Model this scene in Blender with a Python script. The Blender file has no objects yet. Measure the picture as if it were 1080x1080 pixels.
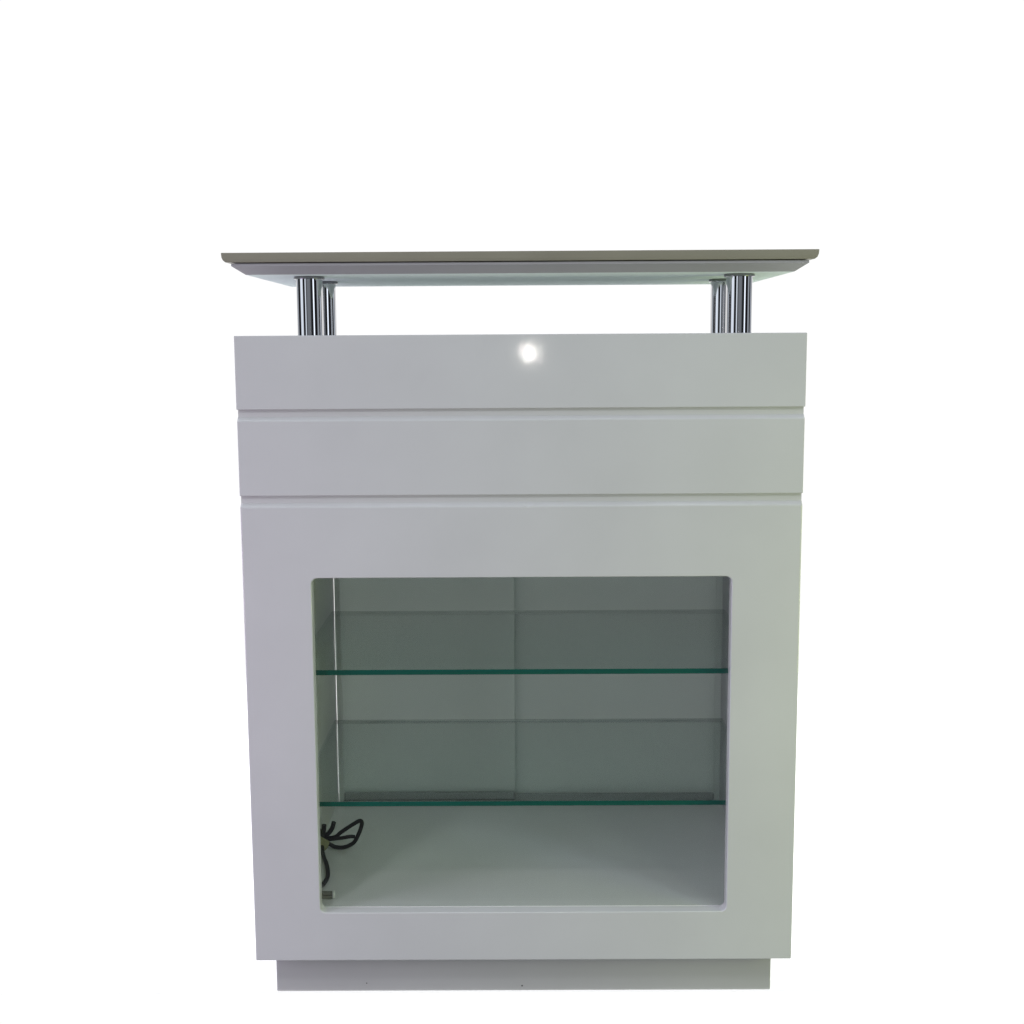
import bpy, bmesh, math, random
from mathutils import Vector, Matrix
random.seed(4)
S = bpy.context.scene
COL = S.collection

# ------------------------------------------------------------------ materials
def new_mat(name):
    m = bpy.data.materials.new(name); m.use_nodes = True
    nt = m.node_tree
    return m, nt, nt.nodes['Principled BSDF']

def lacquer(name, col, rough, bump=0.02, scale=420.0, spec=0.5, var=0.03):
    m, nt, b = new_mat(name)
    b.inputs['Roughness'].default_value = rough
    b.inputs['Specular IOR Level'].default_value = spec
    tc = nt.nodes.new('ShaderNodeTexCoord')
    n = nt.nodes.new('ShaderNodeTexNoise'); n.inputs['Scale'].default_value = scale; n.inputs['Detail'].default_value = 3
    nt.links.new(tc.outputs['Object'], n.inputs['Vector'])
    bp = nt.nodes.new('ShaderNodeBump'); bp.inputs['Strength'].default_value = bump; bp.inputs['Distance'].default_value = 0.001
    nt.links.new(n.outputs['Fac'], bp.inputs['Height']); nt.links.new(bp.outputs['Normal'], b.inputs['Normal'])
    n2 = nt.nodes.new('ShaderNodeTexNoise'); n2.inputs['Scale'].default_value = 6; n2.inputs['Detail'].default_value = 5
    nt.links.new(tc.outputs['Object'], n2.inputs['Vector'])
    r = nt.nodes.new('ShaderNodeValToRGB')
    r.color_ramp.elements[0].position = .3; r.color_ramp.elements[1].position = .7
    r.color_ramp.elements[0].color = tuple(c*(1-var) for c in col)+(1,)
    r.color_ramp.elements[1].color = tuple(min(1, c*(1+var)) for c in col)+(1,)
    nt.links.new(n2.outputs['Fac'], r.inputs['Fac']); nt.links.new(r.outputs['Color'], b.inputs['Base Color'])
    return m

def simple(name, col, rough=.5, metal=0., spec=.5):
    m, nt, b = new_mat(name)
    b.inputs['Base Color'].default_value = (*col, 1); b.inputs['Roughness'].default_value = rough
    b.inputs['Metallic'].default_value = metal; b.inputs['Specular IOR Level'].default_value = spec
    return m

def glass(name, tint, ior=1.5, rough=0.0, body=None, bodyfac=0.0, f0=.04):
    m = bpy.data.materials.new(name); m.use_nodes = True; nt = m.node_tree; nt.nodes.clear()
    out = nt.nodes.new('ShaderNodeOutputMaterial')
    tr = nt.nodes.new('ShaderNodeBsdfTransparent'); tr.inputs['Color'].default_value = (*tint, 1)
    gl = nt.nodes.new('ShaderNodeBsdfGlossy'); gl.inputs['Roughness'].default_value = rough
    src = tr
    if body:
        df = nt.nodes.new('ShaderNodeBsdfDiffuse'); df.inputs['Color'].default_value = (*body, 1)
        mb = nt.nodes.new('ShaderNodeMixShader'); mb.inputs[0].default_value = bodyfac
        nt.links.new(tr.outputs[0], mb.inputs[1]); nt.links.new(df.outputs[0], mb.inputs[2]); src = mb
    # Schlick reflectance, the same from both sides of a thin sheet
    lw = nt.nodes.new('ShaderNodeLayerWeight'); lw.inputs['Blend'].default_value = .5
    pw = nt.nodes.new('ShaderNodeMath'); pw.operation = 'POWER'; pw.inputs[1].default_value = 5
    nt.links.new(lw.outputs['Facing'], pw.inputs[0])
    ma = nt.nodes.new('ShaderNodeMath'); ma.operation = 'MULTIPLY_ADD'; ma.inputs[1].default_value = 1-f0; ma.inputs[2].default_value = f0
    nt.links.new(pw.outputs[0], ma.inputs[0])
    mx = nt.nodes.new('ShaderNodeMixShader')
    nt.links.new(ma.outputs[0], mx.inputs[0]); nt.links.new(src.outputs[0], mx.inputs[1]); nt.links.new(gl.outputs[0], mx.inputs[2])
    nt.links.new(mx.outputs[0], out.inputs['Surface'])
    return m

M = {}
M['white'] = lacquer('white_lacquer', (.665, .662, .668), .070, bump=.034, scale=210)
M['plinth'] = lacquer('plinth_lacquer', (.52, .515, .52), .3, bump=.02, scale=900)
M['board'] = lacquer('board_shade_grey', (.42, .41, .44), .5, bump=.02, spec=.25)  # white board, greyed so its chamfer looks shaded
M['under'] = lacquer('board_underside', (.86, .95, .94), .7, bump=.0, spec=0.0)
M['banding'] = lacquer('taupe_edge', (.29, .272, .215), .4, bump=.01, scale=700, var=.08)
M['inside'] = lacquer('inside_board', (.80, .80, .79), .3, bump=.02)
M['inside_floor'] = lacquer('inside_floor_board', (.86, .86, .855), .14, bump=.004, spec=.6)
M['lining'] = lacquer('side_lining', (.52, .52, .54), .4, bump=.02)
M['door'] = lacquer('door_board', (.76, .81, .79), .25, bump=.02, var=.02)
nt = M['door'].node_tree; pb = nt.nodes['Principled BSDF']; ot = nt.nodes['Material Output']
tl = nt.nodes.new('ShaderNodeBsdfTranslucent'); tl.inputs['Color'].default_value = (.80, .82, .80, 1)
mxd = nt.nodes.new('ShaderNodeMixShader'); mxd.inputs[0].default_value = .285
nt.links.new(pb.outputs[0], mxd.inputs[1]); nt.links.new(tl.outputs[0], mxd.inputs[2]); nt.links.new(mxd.outputs[0], ot.inputs['Surface'])
M['chrome'] = simple('chrome', (.62, .62, .64), .05, 1.0)
M['collar'] = simple('chrome_collar', (.25, .25, .26), .15, 1.0)
M['alu'] = simple('track_metal', (.34, .35, .35), .2, .3)
M['dark'] = simple('dark_slot', (.03, .03, .03), .6)
M['chip'] = simple('chipped_spot', (.12, .12, .12), .8)
M['pane'] = glass('pane_glass', (.945, .955, .942))
M['shelf'] = glass('shelf_glass', (.905, .945, .93))
M['rim'] = glass('shelf_rim', (.66, .76, .72), rough=.09, f0=.85)
M['edge'] = lacquer('shelf_edge', (.0008, .12, .088), .15, bump=0, var=.1, spec=.15)
M['rubber'] = lacquer('cable_rubber', (.006, .006, .007), .5, bump=.01, spec=.25)
M['tag'] = lacquer('olive_tag', (.30, .29, .17), .6, bump=.05, var=.15)
M['plug'] = simple('plug_shell', (.24, .23, .20), .35, .2)
M['steel'] = simple('plug_steel', (.8, .8, .8), .3, 0.0)

# ------------------------------------------------------------------ mesh helpers
def link(name, bm, mats, parent=None, bevel=0.0, seg=3, smooth=True, loc=None, fix=True):
    if fix: bmesh.ops.recalc_face_normals(bm, faces=bm.faces)
    me = bpy.data.meshes.new(name); bm.to_mesh(me); bm.free()
    for m in (mats if isinstance(mats, (list, tuple)) else [mats]): me.materials.append(m)
    o = bpy.data.objects.new(name, me); COL.objects.link(o)
    if smooth:
        for p in me.polygons: p.use_smooth = smooth is True or p.material_index == 2
    if bevel:
        b = o.modifiers.new('bevel', 'BEVEL'); b.width = bevel; b.segments = seg
        b.limit_method = 'ANGLE'; b.angle_limit = math.radians(35); b.harden_normals = False
        b.use_clamp_overlap = True
    if smooth:
        me.set_sharp_from_angle(angle=math.radians(38)) if not bevel else None
        if bevel:
            w = o.modifiers.new('wn', 'WEIGHTED_NORMAL'); w.keep_sharp = False; w.weight = 80
    if parent: o.parent = parent
    if loc: o.location = loc
    return o

def box(bm, x0, x1, y0, y1, z0, z1, mi=0):
    v = [bm.verts.new(p) for p in ((x0,y0,z0),(x1,y0,z0),(x1,y1,z0),(x0,y1,z0),(x0,y0,z1),(x1,y0,z1),(x1,y1,z1),(x0,y1,z1))]
    fs = []
    for q in ((3,2,1,0),(4,5,6,7),(0,1,5,4),(1,2,6,5),(2,3,7,6),(3,0,4,7)):
        f = bm.faces.new([v[i] for i in q]); f.material_index = mi; fs.append(f)
    return fs

def B(*a):
    bm = bmesh.new(); box(bm, *a); return bm

def prism_x(pts, x0, x1):
    """profile of (y,z) points extruded along x"""
    bm = bmesh.new()
    a = [bm.verts.new((x0, y, z)) for y, z in pts]; b = [bm.verts.new((x1, y, z)) for y, z in pts]
    n = len(pts)
    for i in range(n): bm.faces.new((a[i], a[(i+1) % n], b[(i+1) % n], b[i]))
    bm.faces.new(a[::-1]); bm.faces.new(b)
    return bm

def cyl(bm, r, z0, z1, n=48, x=0, y=0, r1=None):
    r1 = r if r1 is None else r1
    a = [bm.verts.new((x+r*math.cos(2*math.pi*i/n), y+r*math.sin(2*math.pi*i/n), z0)) for i in range(n)]
    b = [bm.verts.new((x+r1*math.cos(2*math.pi*i/n), y+r1*math.sin(2*math.pi*i/n), z1)) for i in range(n)]
    for i in range(n): bm.faces.new((a[i], a[(i+1) % n], b[(i+1) % n], b[i]))
    bm.faces.new(a[::-1]); bm.faces.new(b)

def rrect(x0, x1, z0, z1, r, n=8):
    pts = []
    for cx, cz, a0 in ((x1-r, z0+r, -90), (x1-r, z1-r, 0), (x0+r, z1-r, 90), (x0+r, z0+r, 180)):
        for i in range(n+1):
            a = math.radians(a0 + 90*i/n); pts.append((cx+r*math.cos(a), cz+r*math.sin(a)))
    return pts

def catmull(P, n=10):
    P = [Vector(p) for p in P]; out = []
    Q = [P[0]*2-P[1]] + P + [P[-1]*2-P[-2]]
    for i in range(1, len(Q)-2):
        for k in range(n):
            t = k/n; a, b, c, d = Q[i-1], Q[i], Q[i+1], Q[i+2]
            out.append(.5*((2*b)+(c-a)*t+(2*a-5*b+4*c-d)*t*t+(3*b-a-3*c+d)*t**3))
    out.append(P[-1]); return out

def tube(bm, P, r, n=12):
    P = catmull(P); rings = []; up = Vector((.31, .22, .93))
    for i, p in enumerate(P):
        t = (P[min(i+1, len(P)-1)]-P[max(i-1, 0)]).normalized()
        u = (up - t*up.dot(t)).normalized(); w = t.cross(u); up = u
        rings.append([bm.verts.new(p+(u*math.cos(2*math.pi*k/n)+w*math.sin(2*math.pi*k/n))*r) for k in range(n)])
    for a, b in zip(rings, rings[1:]):
        for k in range(n): bm.faces.new((a[k], a[(k+1) % n], b[(k+1) % n], b[k]))
    bm.faces.new(rings[0][::-1]); bm.faces.new(rings[-1])

# ------------------------------------------------------------------ the desk
W = .400
desk = bpy.data.objects.new('reception_desk', None); COL.objects.link(desk); desk.location = (0, 0, 0)
desk['label'] = 'glossy white reception desk with raised counter top on chrome posts and a glazed display window'
desk['category'] = 'desk'

ZT, ZB = .9926, .0681
# upper band: rounded front top edge
link('upper_panel', B(-W, W, 0, .018, .8895, ZT), M['white'], desk, bevel=.0011, seg=3)
# middle band and lower panel: chamfered upper edge towards the groove above
c = .0062
link('middle_panel', prism_x([(0, .767), (.018, .767), (.018, .8795), (c, .8795), (0, .8795-c)], -W+.0004, W-.0004), M['white'], desk, bevel=.0014, seg=3)

# lower panel with the rounded window opening
OX, OZ0, OZ1 = .3010, .1432, .6480
def lower_panel():
    bm = bmesh.new()
    inner = rrect(-OX, OX, OZ0, OZ1, .0090, 8); n = len(inner)
    x0, x1, z0, z1 = -W+.0006, W-.0006, ZB, .757
    k = n//4
    def outer_pt(i):
        corners = [(x1, z0), (x1, z1), (x0, z1), (x0, z0)]
        return corners[i//k]
    cor = [(x1, z0), (x1, z1-c), (x0, z1-c), (x0, z0)]
    # front face: four trapezoids fanned to the inner loop
    fi = [bm.verts.new((x, 0, z)) for x, z in inner]; bi = [bm.verts.new((x, .020, z)) for x, z in inner]
    fo = [bm.verts.new((x, 0, z)) for x, z in cor]
    top = [bm.verts.new((x1, c, z1)), bm.verts.new((x0, c, z1))]
    bo = [bm.verts.new(p) for p in ((x1, .020, z0), (x1, .020, z1), (x0, .020, z1), (x0, .020, z0))]
    for (loop, o, rev) in ((fi, fo, False), (bi, bo, True)):
        for q in range(4):
            seg = loop[q*k:(q+1)*k]
            for a, b in zip(seg, seg[1:]):
                f = (o[q], b, a); bm.faces.new(f)
            nx = loop[((q+1)*k) % n]
            bm.faces.new((o[q], o[(q+1) % 4], nx, seg[-1]))
    for i in range(n): bm.faces.new((fi[i], fi[(i+1) % n], bi[(i+1) % n], bi[i]))
    bm.faces.new((fo[2], fo[1], top[0], top[1]))            # chamfer
    bm.faces.new((top[1], top[0], bo[1], bo[2]))
    bm.faces.new((fo[0], fo[3], bo[3], bo[0]))
    bm.faces.new((fo[1], fo[0], bo[0], bo[1], top[0])); bm.faces.new((fo[3], fo[2], top[1], bo[2], bo[3]))
    return bm
link('front_frame', lower_panel(), M['white'], desk, bevel=.0018, seg=4)

# recessed strips at the bottom of the grooves
for z0, z1 in ((.8795, .8895), (.757, .767)):
    link('groove_strip', B(-W+.0012, W-.0012, .0056, .018, z0-.002, z1-.0002), M['white'], desk)

# carcass
T = .018; D = .50
for s in (-1, 1):
    x0, x1 = sorted((s*(W-.0015), s*(W-.0015-T)))
    link('side_panel', B(x0, x1, .0205, D, ZB+.0005, ZT-.0185), M['white'], desk, bevel=.001, seg=2)
link('cabinet_top', B(-W+.0012, W-.0012, .0182, D, ZT-.018, ZT-.0008), M['inside'], desk, bevel=.001, seg=2)
xi = W-.0015-T-.0005
link('cabinet_floor', B(-xi, xi, .0206, D-.002, OZ0-.018, OZ0+.0002), M['inside_floor'], desk)
link('cabinet_ceiling', B(-xi, xi, .0206, D-.002, .672, .690), M['inside'], desk)
bm = B(-.3769, .3769, .035, D-.03, 0, ZB-.0008)
for cx, cz, cr_ in ((-.239, .0135, .0011), (-.002, .0085, .0015)):
    f = bm.faces.new([bm.verts.new((cx+cr_*math.cos(k)*(.8+.4*random.random()), .0347, cz+cr_*math.sin(k)*(.8+.5*random.random()))) for k in (0, .9, 1.8, 2.7, 3.6, 4.5, 5.4)][::-1]); f.material_index = 1
link('plinth', bm, [M['plinth'], M['chip']], desk, bevel=.0025, seg=3)

# inner lining beside the window compartment
ZF = OZ0+.0004
link('inner_wall', B(-.3570, -.3400, .034, .470, ZF, .6715), M['lining'], desk)
link('inner_wall', B(.3650, .3820, .034, .470, ZF, .6715), M['lining'], desk)

# back: jamb, two sliding doors with a seam, bottom track
bm = bmesh.new()                                   # left jamb, a slightly tapering gap beside it
v = [bm.verts.new(p) for p in ((-.3383,.462,ZF),(-.3290,.462,ZF),(-.3290,.478,ZF),(-.3383,.478,ZF),
                               (-.3375,.462,.6715),(-.3290,.462,.6715),(-.3290,.478,.6715),(-.3375,.478,.6715))]
for q in ((3,2,1,0),(4,5,6,7),(0,1,5,4),(1,2,6,5),(2,3,7,6),(3,0,4,7)): bm.faces.new([v[i] for i in q])
link('door_jamb', bm, M['inside'], desk)
link('back_stile', B(-.3720, -.3412, .4705, .476, ZF, .6715), M['inside'], desk)
link('door_jamb', B(.3540, .3825, .462, .470, ZF, .6715), M['door'], desk)
dl = link('sliding_door', B(-.3288, -.0080, .4662, .472, ZF+.0145, .671), M['door'], desk, bevel=.0008, seg=2)
dr = link('sliding_door', B(-.0125, .3538, .460, .466, ZF+.0145, .671), M['door'], desk, bevel=.0008, seg=2)
link('door_track', B(-.3288, -.0128, .4595, .4668, ZF, ZF+.0155), M['alu'], desk, bevel=.005, seg=6)
link('door_track', B(-.0122, .3538, .452, .4594, ZF, ZF+.0150), M['alu'], desk, bevel=.005, seg=6)
link('leak_block', B(-.3288, .3538, .4726, .4770, ZF, ZF+.019), M['inside'], desk)  # hidden strip added to block light leaking under the doors
link('door_slot', B(-.3286, -.0130, .4575, .4593, ZF, ZF+.0026), M['dark'], desk)

# glass
link('glass_pane', B(-.322, .322, .0205, .0245, OZ0+.0004, .664), M['pane'], desk, smooth=False)
def shelf(z0, z1):
    bm = bmesh.new()
    x0, x1, y0, y1 = -.3402, .3652, .0300, .4440
    h = (z1-z0)/2; zc = (z0+z1)/2; n = 8; e = .0006
    prof = [(y0, z0+e), (y0, z1-e), (y0+e, z1)]
    prof += [(y1-h*.6+h*.6*math.sin(math.pi*k/n), zc+h*math.cos(math.pi*k/n)) for k in range(n+1)]
    prof += [(y0+e, z0)]
    a = [bm.verts.new((x0, y, z)) for y, z in prof]; b = [bm.verts.new((x1, y, z)) for y, z in prof]; N = len(prof)
    for i in range(N):
        f = bm.faces.new((a[i], a[(i+1) % N], b[(i+1) % N], b[i]))
        ny = abs(prof[i][0]-prof[(i+1) % N][0])
        f.material_index = 0 if ny > .1 else (1 if prof[i][0] < .1 and prof[(i+1) % N][0] < .1 else 2)
    f = bm.faces.new(a[::-1]); f.material_index = 2
    f = bm.faces.new(b); f.material_index = 2
    return bm
link('glass_shelf', shelf(.4975, .5052), [M['shelf'], M['edge'], M['rim']], desk, smooth='rim')
link('glass_shelf', shelf(.2962, .3034), [M['shelf'], M['edge'], M['rim']], desk, smooth='rim')

# counter top: taupe-edged board on a chamfered board greyed for shade
SA, Z1, Z2, Z3 = .4140, 1.1066, 1.0934, 1.0776
SD = .405
def loop(x, y0, y1, z): return [bm.verts.new(p) for p in ((-x, y0, z), (x, y0, z), (x, y1, z), (-x, y1, z))]
bm = bmesh.new()
L = [loop(SA, 0, SD, Z1), loop(SA-.0006, .0002, SD-.0002, Z2+.0068), loop(SA-.0022, .0006, SD-.0006, Z2+.003), loop(SA-.0058, .0010, SD-.001, Z2)]
for a, b in zip(L, L[1:]):
    for i in range(4): bm.faces.new((a[i], a[(i+1) % 4], b[(i+1) % 4], b[i]))
bm.faces.new(L[0]); bm.faces.new(L[-1])
top = link('counter_top', bm, M['banding'], desk, bevel=.0008, seg=2)
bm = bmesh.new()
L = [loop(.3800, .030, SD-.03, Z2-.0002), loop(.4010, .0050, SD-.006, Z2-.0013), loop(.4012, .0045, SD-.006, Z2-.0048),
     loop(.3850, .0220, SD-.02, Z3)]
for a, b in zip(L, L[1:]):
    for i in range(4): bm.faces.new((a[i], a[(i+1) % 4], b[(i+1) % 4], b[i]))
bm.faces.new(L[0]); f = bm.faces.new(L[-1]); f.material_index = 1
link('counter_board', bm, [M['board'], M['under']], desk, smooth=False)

# chrome posts with collars
def post(x, y):
    bm = bmesh.new(); cyl(bm, .0189, 0, Z3-.0035-ZT+.0008, 64)
    p = link('post', bm, M['chrome'], desk, loc=(x, y, ZT-.0008))
    bm = bmesh.new(); cyl(bm, .0225, Z3-.0040, Z3-.0002, 64, r1=.0220)
    o = link('collar', bm, M['collar'], p, bevel=.0008, seg=2); o.location = (0, 0, -(ZT-.0008))
    return p
p0 = post(-.3045, .075)
def dup(p, x, y):
    q = p.copy(); COL.objects.link(q); q.parent = desk; q.location = (x, y, p.location.z)
    for ch in p.children:
        d = ch.copy(); COL.objects.link(d); d.parent = q
dup(p0, .3170, .075); dup(p0, -.3062, .220); dup(p0, .3172, .220)

# ------------------------------------------------------------------ cable left lying in the display compartment
F = ZF
cab = bpy.data.objects.new('power_cable', None); COL.objects.link(cab); cab.location = (-.29, .20, F)
cab['label'] = 'looped black power cable with an olive tag lying behind the glass at the lower left'
cab['category'] = 'cable'
inv = Matrix.Translation(-Vector(cab.location)) @ Matrix.Translation((-.010, .035, 0))
def part(name, bm, mats, **k):
    bm.transform(inv); return link(name, bm, mats, cab, **k)
bm = bmesh.new()
r = .0034
tube(bm, [(-.333,.215,F+.030),(-.322,.205,F+.020),(-.304,.198,F+.022),(-.290,.196,F+.033),(-.272,.196,F+.045),(-.2605,.197,F+.051),(-.2570,.197,F+.046),
          (-.2620,.196,F+.030),(-.271,.195,F+.014),(-.287,.196,F+.0055),(-.302,.196,F+.006),(-.314,.195,F+.012),(-.322,.185,F+.012),
          (-.316,.160,F+.0045),(-.308,.135,F+.0038),(-.301,.105,F+.0038),(-.298,.080,F+.0038),(-.301,.055,F+.0040),(-.308,.036,F+.0044),(-.316,.020,F+.006)], r)
tube(bm, [(-.330,.198,F+.012),(-.318,.194,F+.018),(-.304,.191,F+.022),(-.290,.190,F+.024),(-.276,.190,F+.0265),(-.268,.191,F+.0255)], r*.92)
tube(bm, [(-.330,.205,F+.018),(-.316,.200,F+.026),(-.307,.197,F+.038),(-.3035,.196,F+.049)], r*1.15)
tube(bm, [(-.326,.190,F+.020),(-.3205,.188,F+.034),(-.3185,.188,F+.048)], r*1.15)
part('cord', bm, M['rubber'])
bm = bmesh.new()
q = [(-.3290,.183,F+.032),(-.3095,.1835,F+.0205),(-.3125,.183,F+.010),(-.3215,.1825,F-.0001+.0015),(-.3270,.183,F+.008)]
a = [bm.verts.new(p) for p in q]; b = [bm.verts.new((x, y+.0016, z)) for x, y, z in q]
bm.faces.new(a[::-1]); bm.faces.new(b)
for i in range(5): bm.faces.new((a[i], a[(i+1) % 5], b[(i+1) % 5], b[i]))
part('tag', bm, M['tag'])
bm = bmesh.new()
box(bm, -.318, -.2800, .010, .018, F+.0012, F+.0054); box(bm, -.318, -.2810, .0105, .0175, F+.0060, F+.0104)
part('plug', bm, M['plug'], bevel=.0006, seg=2)
bm = bmesh.new(); box(bm, -.2799, -.2765, .0095, .0185, F+.0012, F+.0108)
part('plug_tip', bm, M['steel'], bevel=.0014, seg=3)
bm = bmesh.new(); box(bm, -.312, -.281, .020, .0215, F+.0005, F+.0030)
part('plug_pin', bm, M['plug'])

# ------------------------------------------------------------------ the surface it stands on: an opal sheet, whitened from below
m = bpy.data.materials.new('opal_sheet'); m.use_nodes = True; nt = m.node_tree; nt.nodes.clear()
out = nt.nodes.new('ShaderNodeOutputMaterial'); t_ = nt.nodes.new('ShaderNodeBsdfTranslucent'); t_.inputs['Color'].default_value = (.9, .9, .9, 1)
d_ = nt.nodes.new('ShaderNodeBsdfDiffuse'); d_.inputs['Color'].default_value = (.9, .9, .9, 1)
mx = nt.nodes.new('ShaderNodeMixShader'); mx.inputs[0].default_value = .2
nt.links.new(t_.outputs[0], mx.inputs[1]); nt.links.new(d_.outputs[0], mx.inputs[2]); nt.links.new(mx.outputs[0], out.inputs[0])
bm = bmesh.new()
v = [bm.verts.new(p) for p in ((-1.5, .032, -.0005), (1.5, .032, -.0005), (1.5, 1.9, -.0005), (-1.5, 1.9, -.0005))]; bm.faces.new(v)
fl = link('floor', bm, m, smooth=False, fix=False); fl['kind'] = 'structure'

def area(name, loc, target, sx, sy, power, col, spread=180):
    l = bpy.data.lights.new(name, 'AREA'); l.shape = 'RECTANGLE'; l.size = sx; l.size_y = sy; l.energy = power; l.color = col
    l.spread = math.radians(spread)
    o = bpy.data.objects.new(name, l); COL.objects.link(o); o.location = loc
    d = Vector(target)-Vector(loc); o.rotation_euler = d.to_track_quat('-Z', 'Y').to_euler(); return o
Lf = 1.5
area('under_floor_fill', (0, .97, -.10), (0, .97, 1), 3.6, 1.88, Lf*math.pi*3.6*1.88, (1, 1, 1))  # unseen lamp added to whiten the sheet and wash out contact shade

# high room lamps; a low pair added to tint the front lavender and greenish
CL, CR = (.90, .60, 1.0), (.80, 1.0, .24)
area('lamp', (-1.30, -.62, .42), (-.1, 0, .5), .4, .4, 4.0, CL)
area('lamp', (1.30, -.62, .42), (.1, 0, .5), .4, .4, 4.6, CR)
area('lamp', (-1.0, -1.5, 2.15), (-.1, 0, .4), .2, .2, 4.2, (1.0, .97, 1.0))
area('lamp', (1.0, -1.5, 2.15), (.1, 0, .4), .2, .2, 4.2, (.96, 1.0, .94))
# the phone's flash beside the lens
l = bpy.data.lights.new('flash', 'POINT'); l.shadow_soft_size = .004; l.energy = .85; l.color = (1, .95, .88)
o = bpy.data.objects.new('flash', l); COL.objects.link(o); o.location = (.031, -1.757, .956)

# ------------------------------------------------------------------ world: bright white studio behind, dim room in front
w = bpy.data.worlds.new('World'); S.world = w; w.use_nodes = True; nt = w.node_tree
bg = nt.nodes['Background']
tc = nt.nodes.new('ShaderNodeTexCoord'); sp = nt.nodes.new('ShaderNodeSeparateXYZ'); nt.links.new(tc.outputs['Generated'], sp.inputs[0])
def math_(op, a, b=None):
    n = nt.nodes.new('ShaderNodeMath'); n.operation = op
    for i, x in enumerate((a, b)):
        if x is None: continue
        if isinstance(x, (int, float)): n.inputs[i].default_value = x
        else: nt.links.new(x, n.inputs[i])
    return n.outputs[0]
hx = math_('SQRT', math_('ADD', math_('MULTIPLY', sp.outputs[0], sp.outputs[0]), math_('MULTIPLY', sp.outputs[1], sp.outputs[1])))
hx = math_('MAXIMUM', hx, .001)
cosaz = math_('DIVIDE', sp.outputs[1], hx)
mr = nt.nodes.new('ShaderNodeMapRange'); mr.interpolation_type = 'SMOOTHSTEP'
mr.inputs[1].default_value = .58; mr.inputs[2].default_value = .68; nt.links.new(cosaz, mr.inputs[0])
# room in front: dim, darker towards the floor, bright strips added for the chrome to reflect
az = math_('ARCTAN2', sp.outputs[0], math_('MULTIPLY', sp.outputs[1], -1.0))
el = nt.nodes.new('ShaderNodeValToRGB'); e = el.color_ramp.elements
e[0].position = .35; e[0].color = (.13, .13, .13, 1); e[1].position = .8; e[1].color = (.45, .455, .455, 1)
nt.links.new(math_('MULTIPLY_ADD', sp.outputs[2], .5), el.inputs[0]); el.inputs[0].links[0].from_node.inputs[2].default_value = .5
st = nt.nodes.new('ShaderNodeValToRGB'); st.color_ramp.interpolation = 'LINEAR'
cr = st.color_ramp
stops = [(0,.3),(.16,.2),(.17,3),(.19,3),(.2,.08),(.275,.08),(.293,5),(.343,5),(.362,.05),(.405,.05),(.415,5),(.428,5),(.438,.2),(.47,1.0),(.53,1.0),(.555,.12),(.60,.05),(.61,8),(.628,8),(.638,.05),(.70,.05),(.71,2.0),(.745,2.0),(.755,.06),(.80,.06),(.81,4),(.825,4),(.835,.1),(1,.3)]
cr.elements[0].position = 0; cr.elements[0].color = (.2,.2,.2,1); cr.elements[1].position = 1; cr.elements[1].color = (.3,.3,.3,1)
for p_, v_ in stops[1:-1]:
    q = cr.elements.new(p_); q.color = (v_*.91, v_*.98, v_*1.075, 1)
an = nt.nodes.new('ShaderNodeMapRange'); an.inputs[1].default_value = -math.pi; an.inputs[2].default_value = math.pi
nt.links.new(az, an.inputs[0]); nt.links.new(an.outputs[0], st.inputs[0])
mul = nt.nodes.new('ShaderNodeMix'); mul.data_type = 'RGBA'; mul.blend_type = 'MULTIPLY'; mul.inputs[0].default_value = 1
nt.links.new(el.outputs[0], mul.inputs[6]); nt.links.new(st.outputs[0], mul.inputs[7])
sc = nt.nodes.new('ShaderNodeMix'); sc.data_type = 'RGBA'; sc.blend_type = 'MIX'
nt.links.new(mr.outputs[0], sc.inputs[0]); nt.links.new(mul.outputs[2], sc.inputs[6]); sc.inputs[7].default_value = (1.03, 1.03, 1.03, 1)
nt.links.new(sc.outputs[2], bg.inputs[0]); bg.inputs[1].default_value = 1.0

# ------------------------------------------------------------------ camera (fitted)
cam = bpy.data.cameras.new('camera'); co = bpy.data.objects.new('camera', cam); COL.objects.link(co); S.camera = co
p, yw, rr, f = .132523819, -.00491969, -.00594024, 1315.2385
cp, sp_, cy, sy = math.cos(p), math.sin(p), math.cos(yw), math.sin(yw)
fw = Vector((sy*cp, cy*cp, -sp_)); rt = Vector((cy, -sy, 0)); up = rt.cross(fw)
rt2 = rt*math.cos(rr)+up*math.sin(rr); up2 = -rt*math.sin(rr)+up*math.cos(rr)
mw = Matrix((( rt2.x, up2.x, -fw.x, -.00424546), (rt2.y, up2.y, -fw.y, -1.75625163), (rt2.z, up2.z, -fw.z, .97668258), (0, 0, 0, 1)))
co.matrix_world = mw
cam.sensor_width = 36; cam.lens = 36*f/1080; cam.clip_start = .01; cam.clip_end = 200

S.view_settings.view_transform = 'Standard'; S.view_settings.look = 'None'
S.view_settings.exposure = 0; S.view_settings.gamma = 1; S.view_settings.use_curve_mapping = False
S.render.engine = 'CYCLES'
S.cycles.transparent_max_bounces = 24; S.cycles.max_bounces = 12
S.cycles.use_denoising = True
S.cycles.denoiser = 'OPENIMAGEDENOISE'; S.cycles.denoising_input_passes = 'RGB_ALBEDO_NORMAL'; S.cycles.denoising_prefilter = 'NONE'
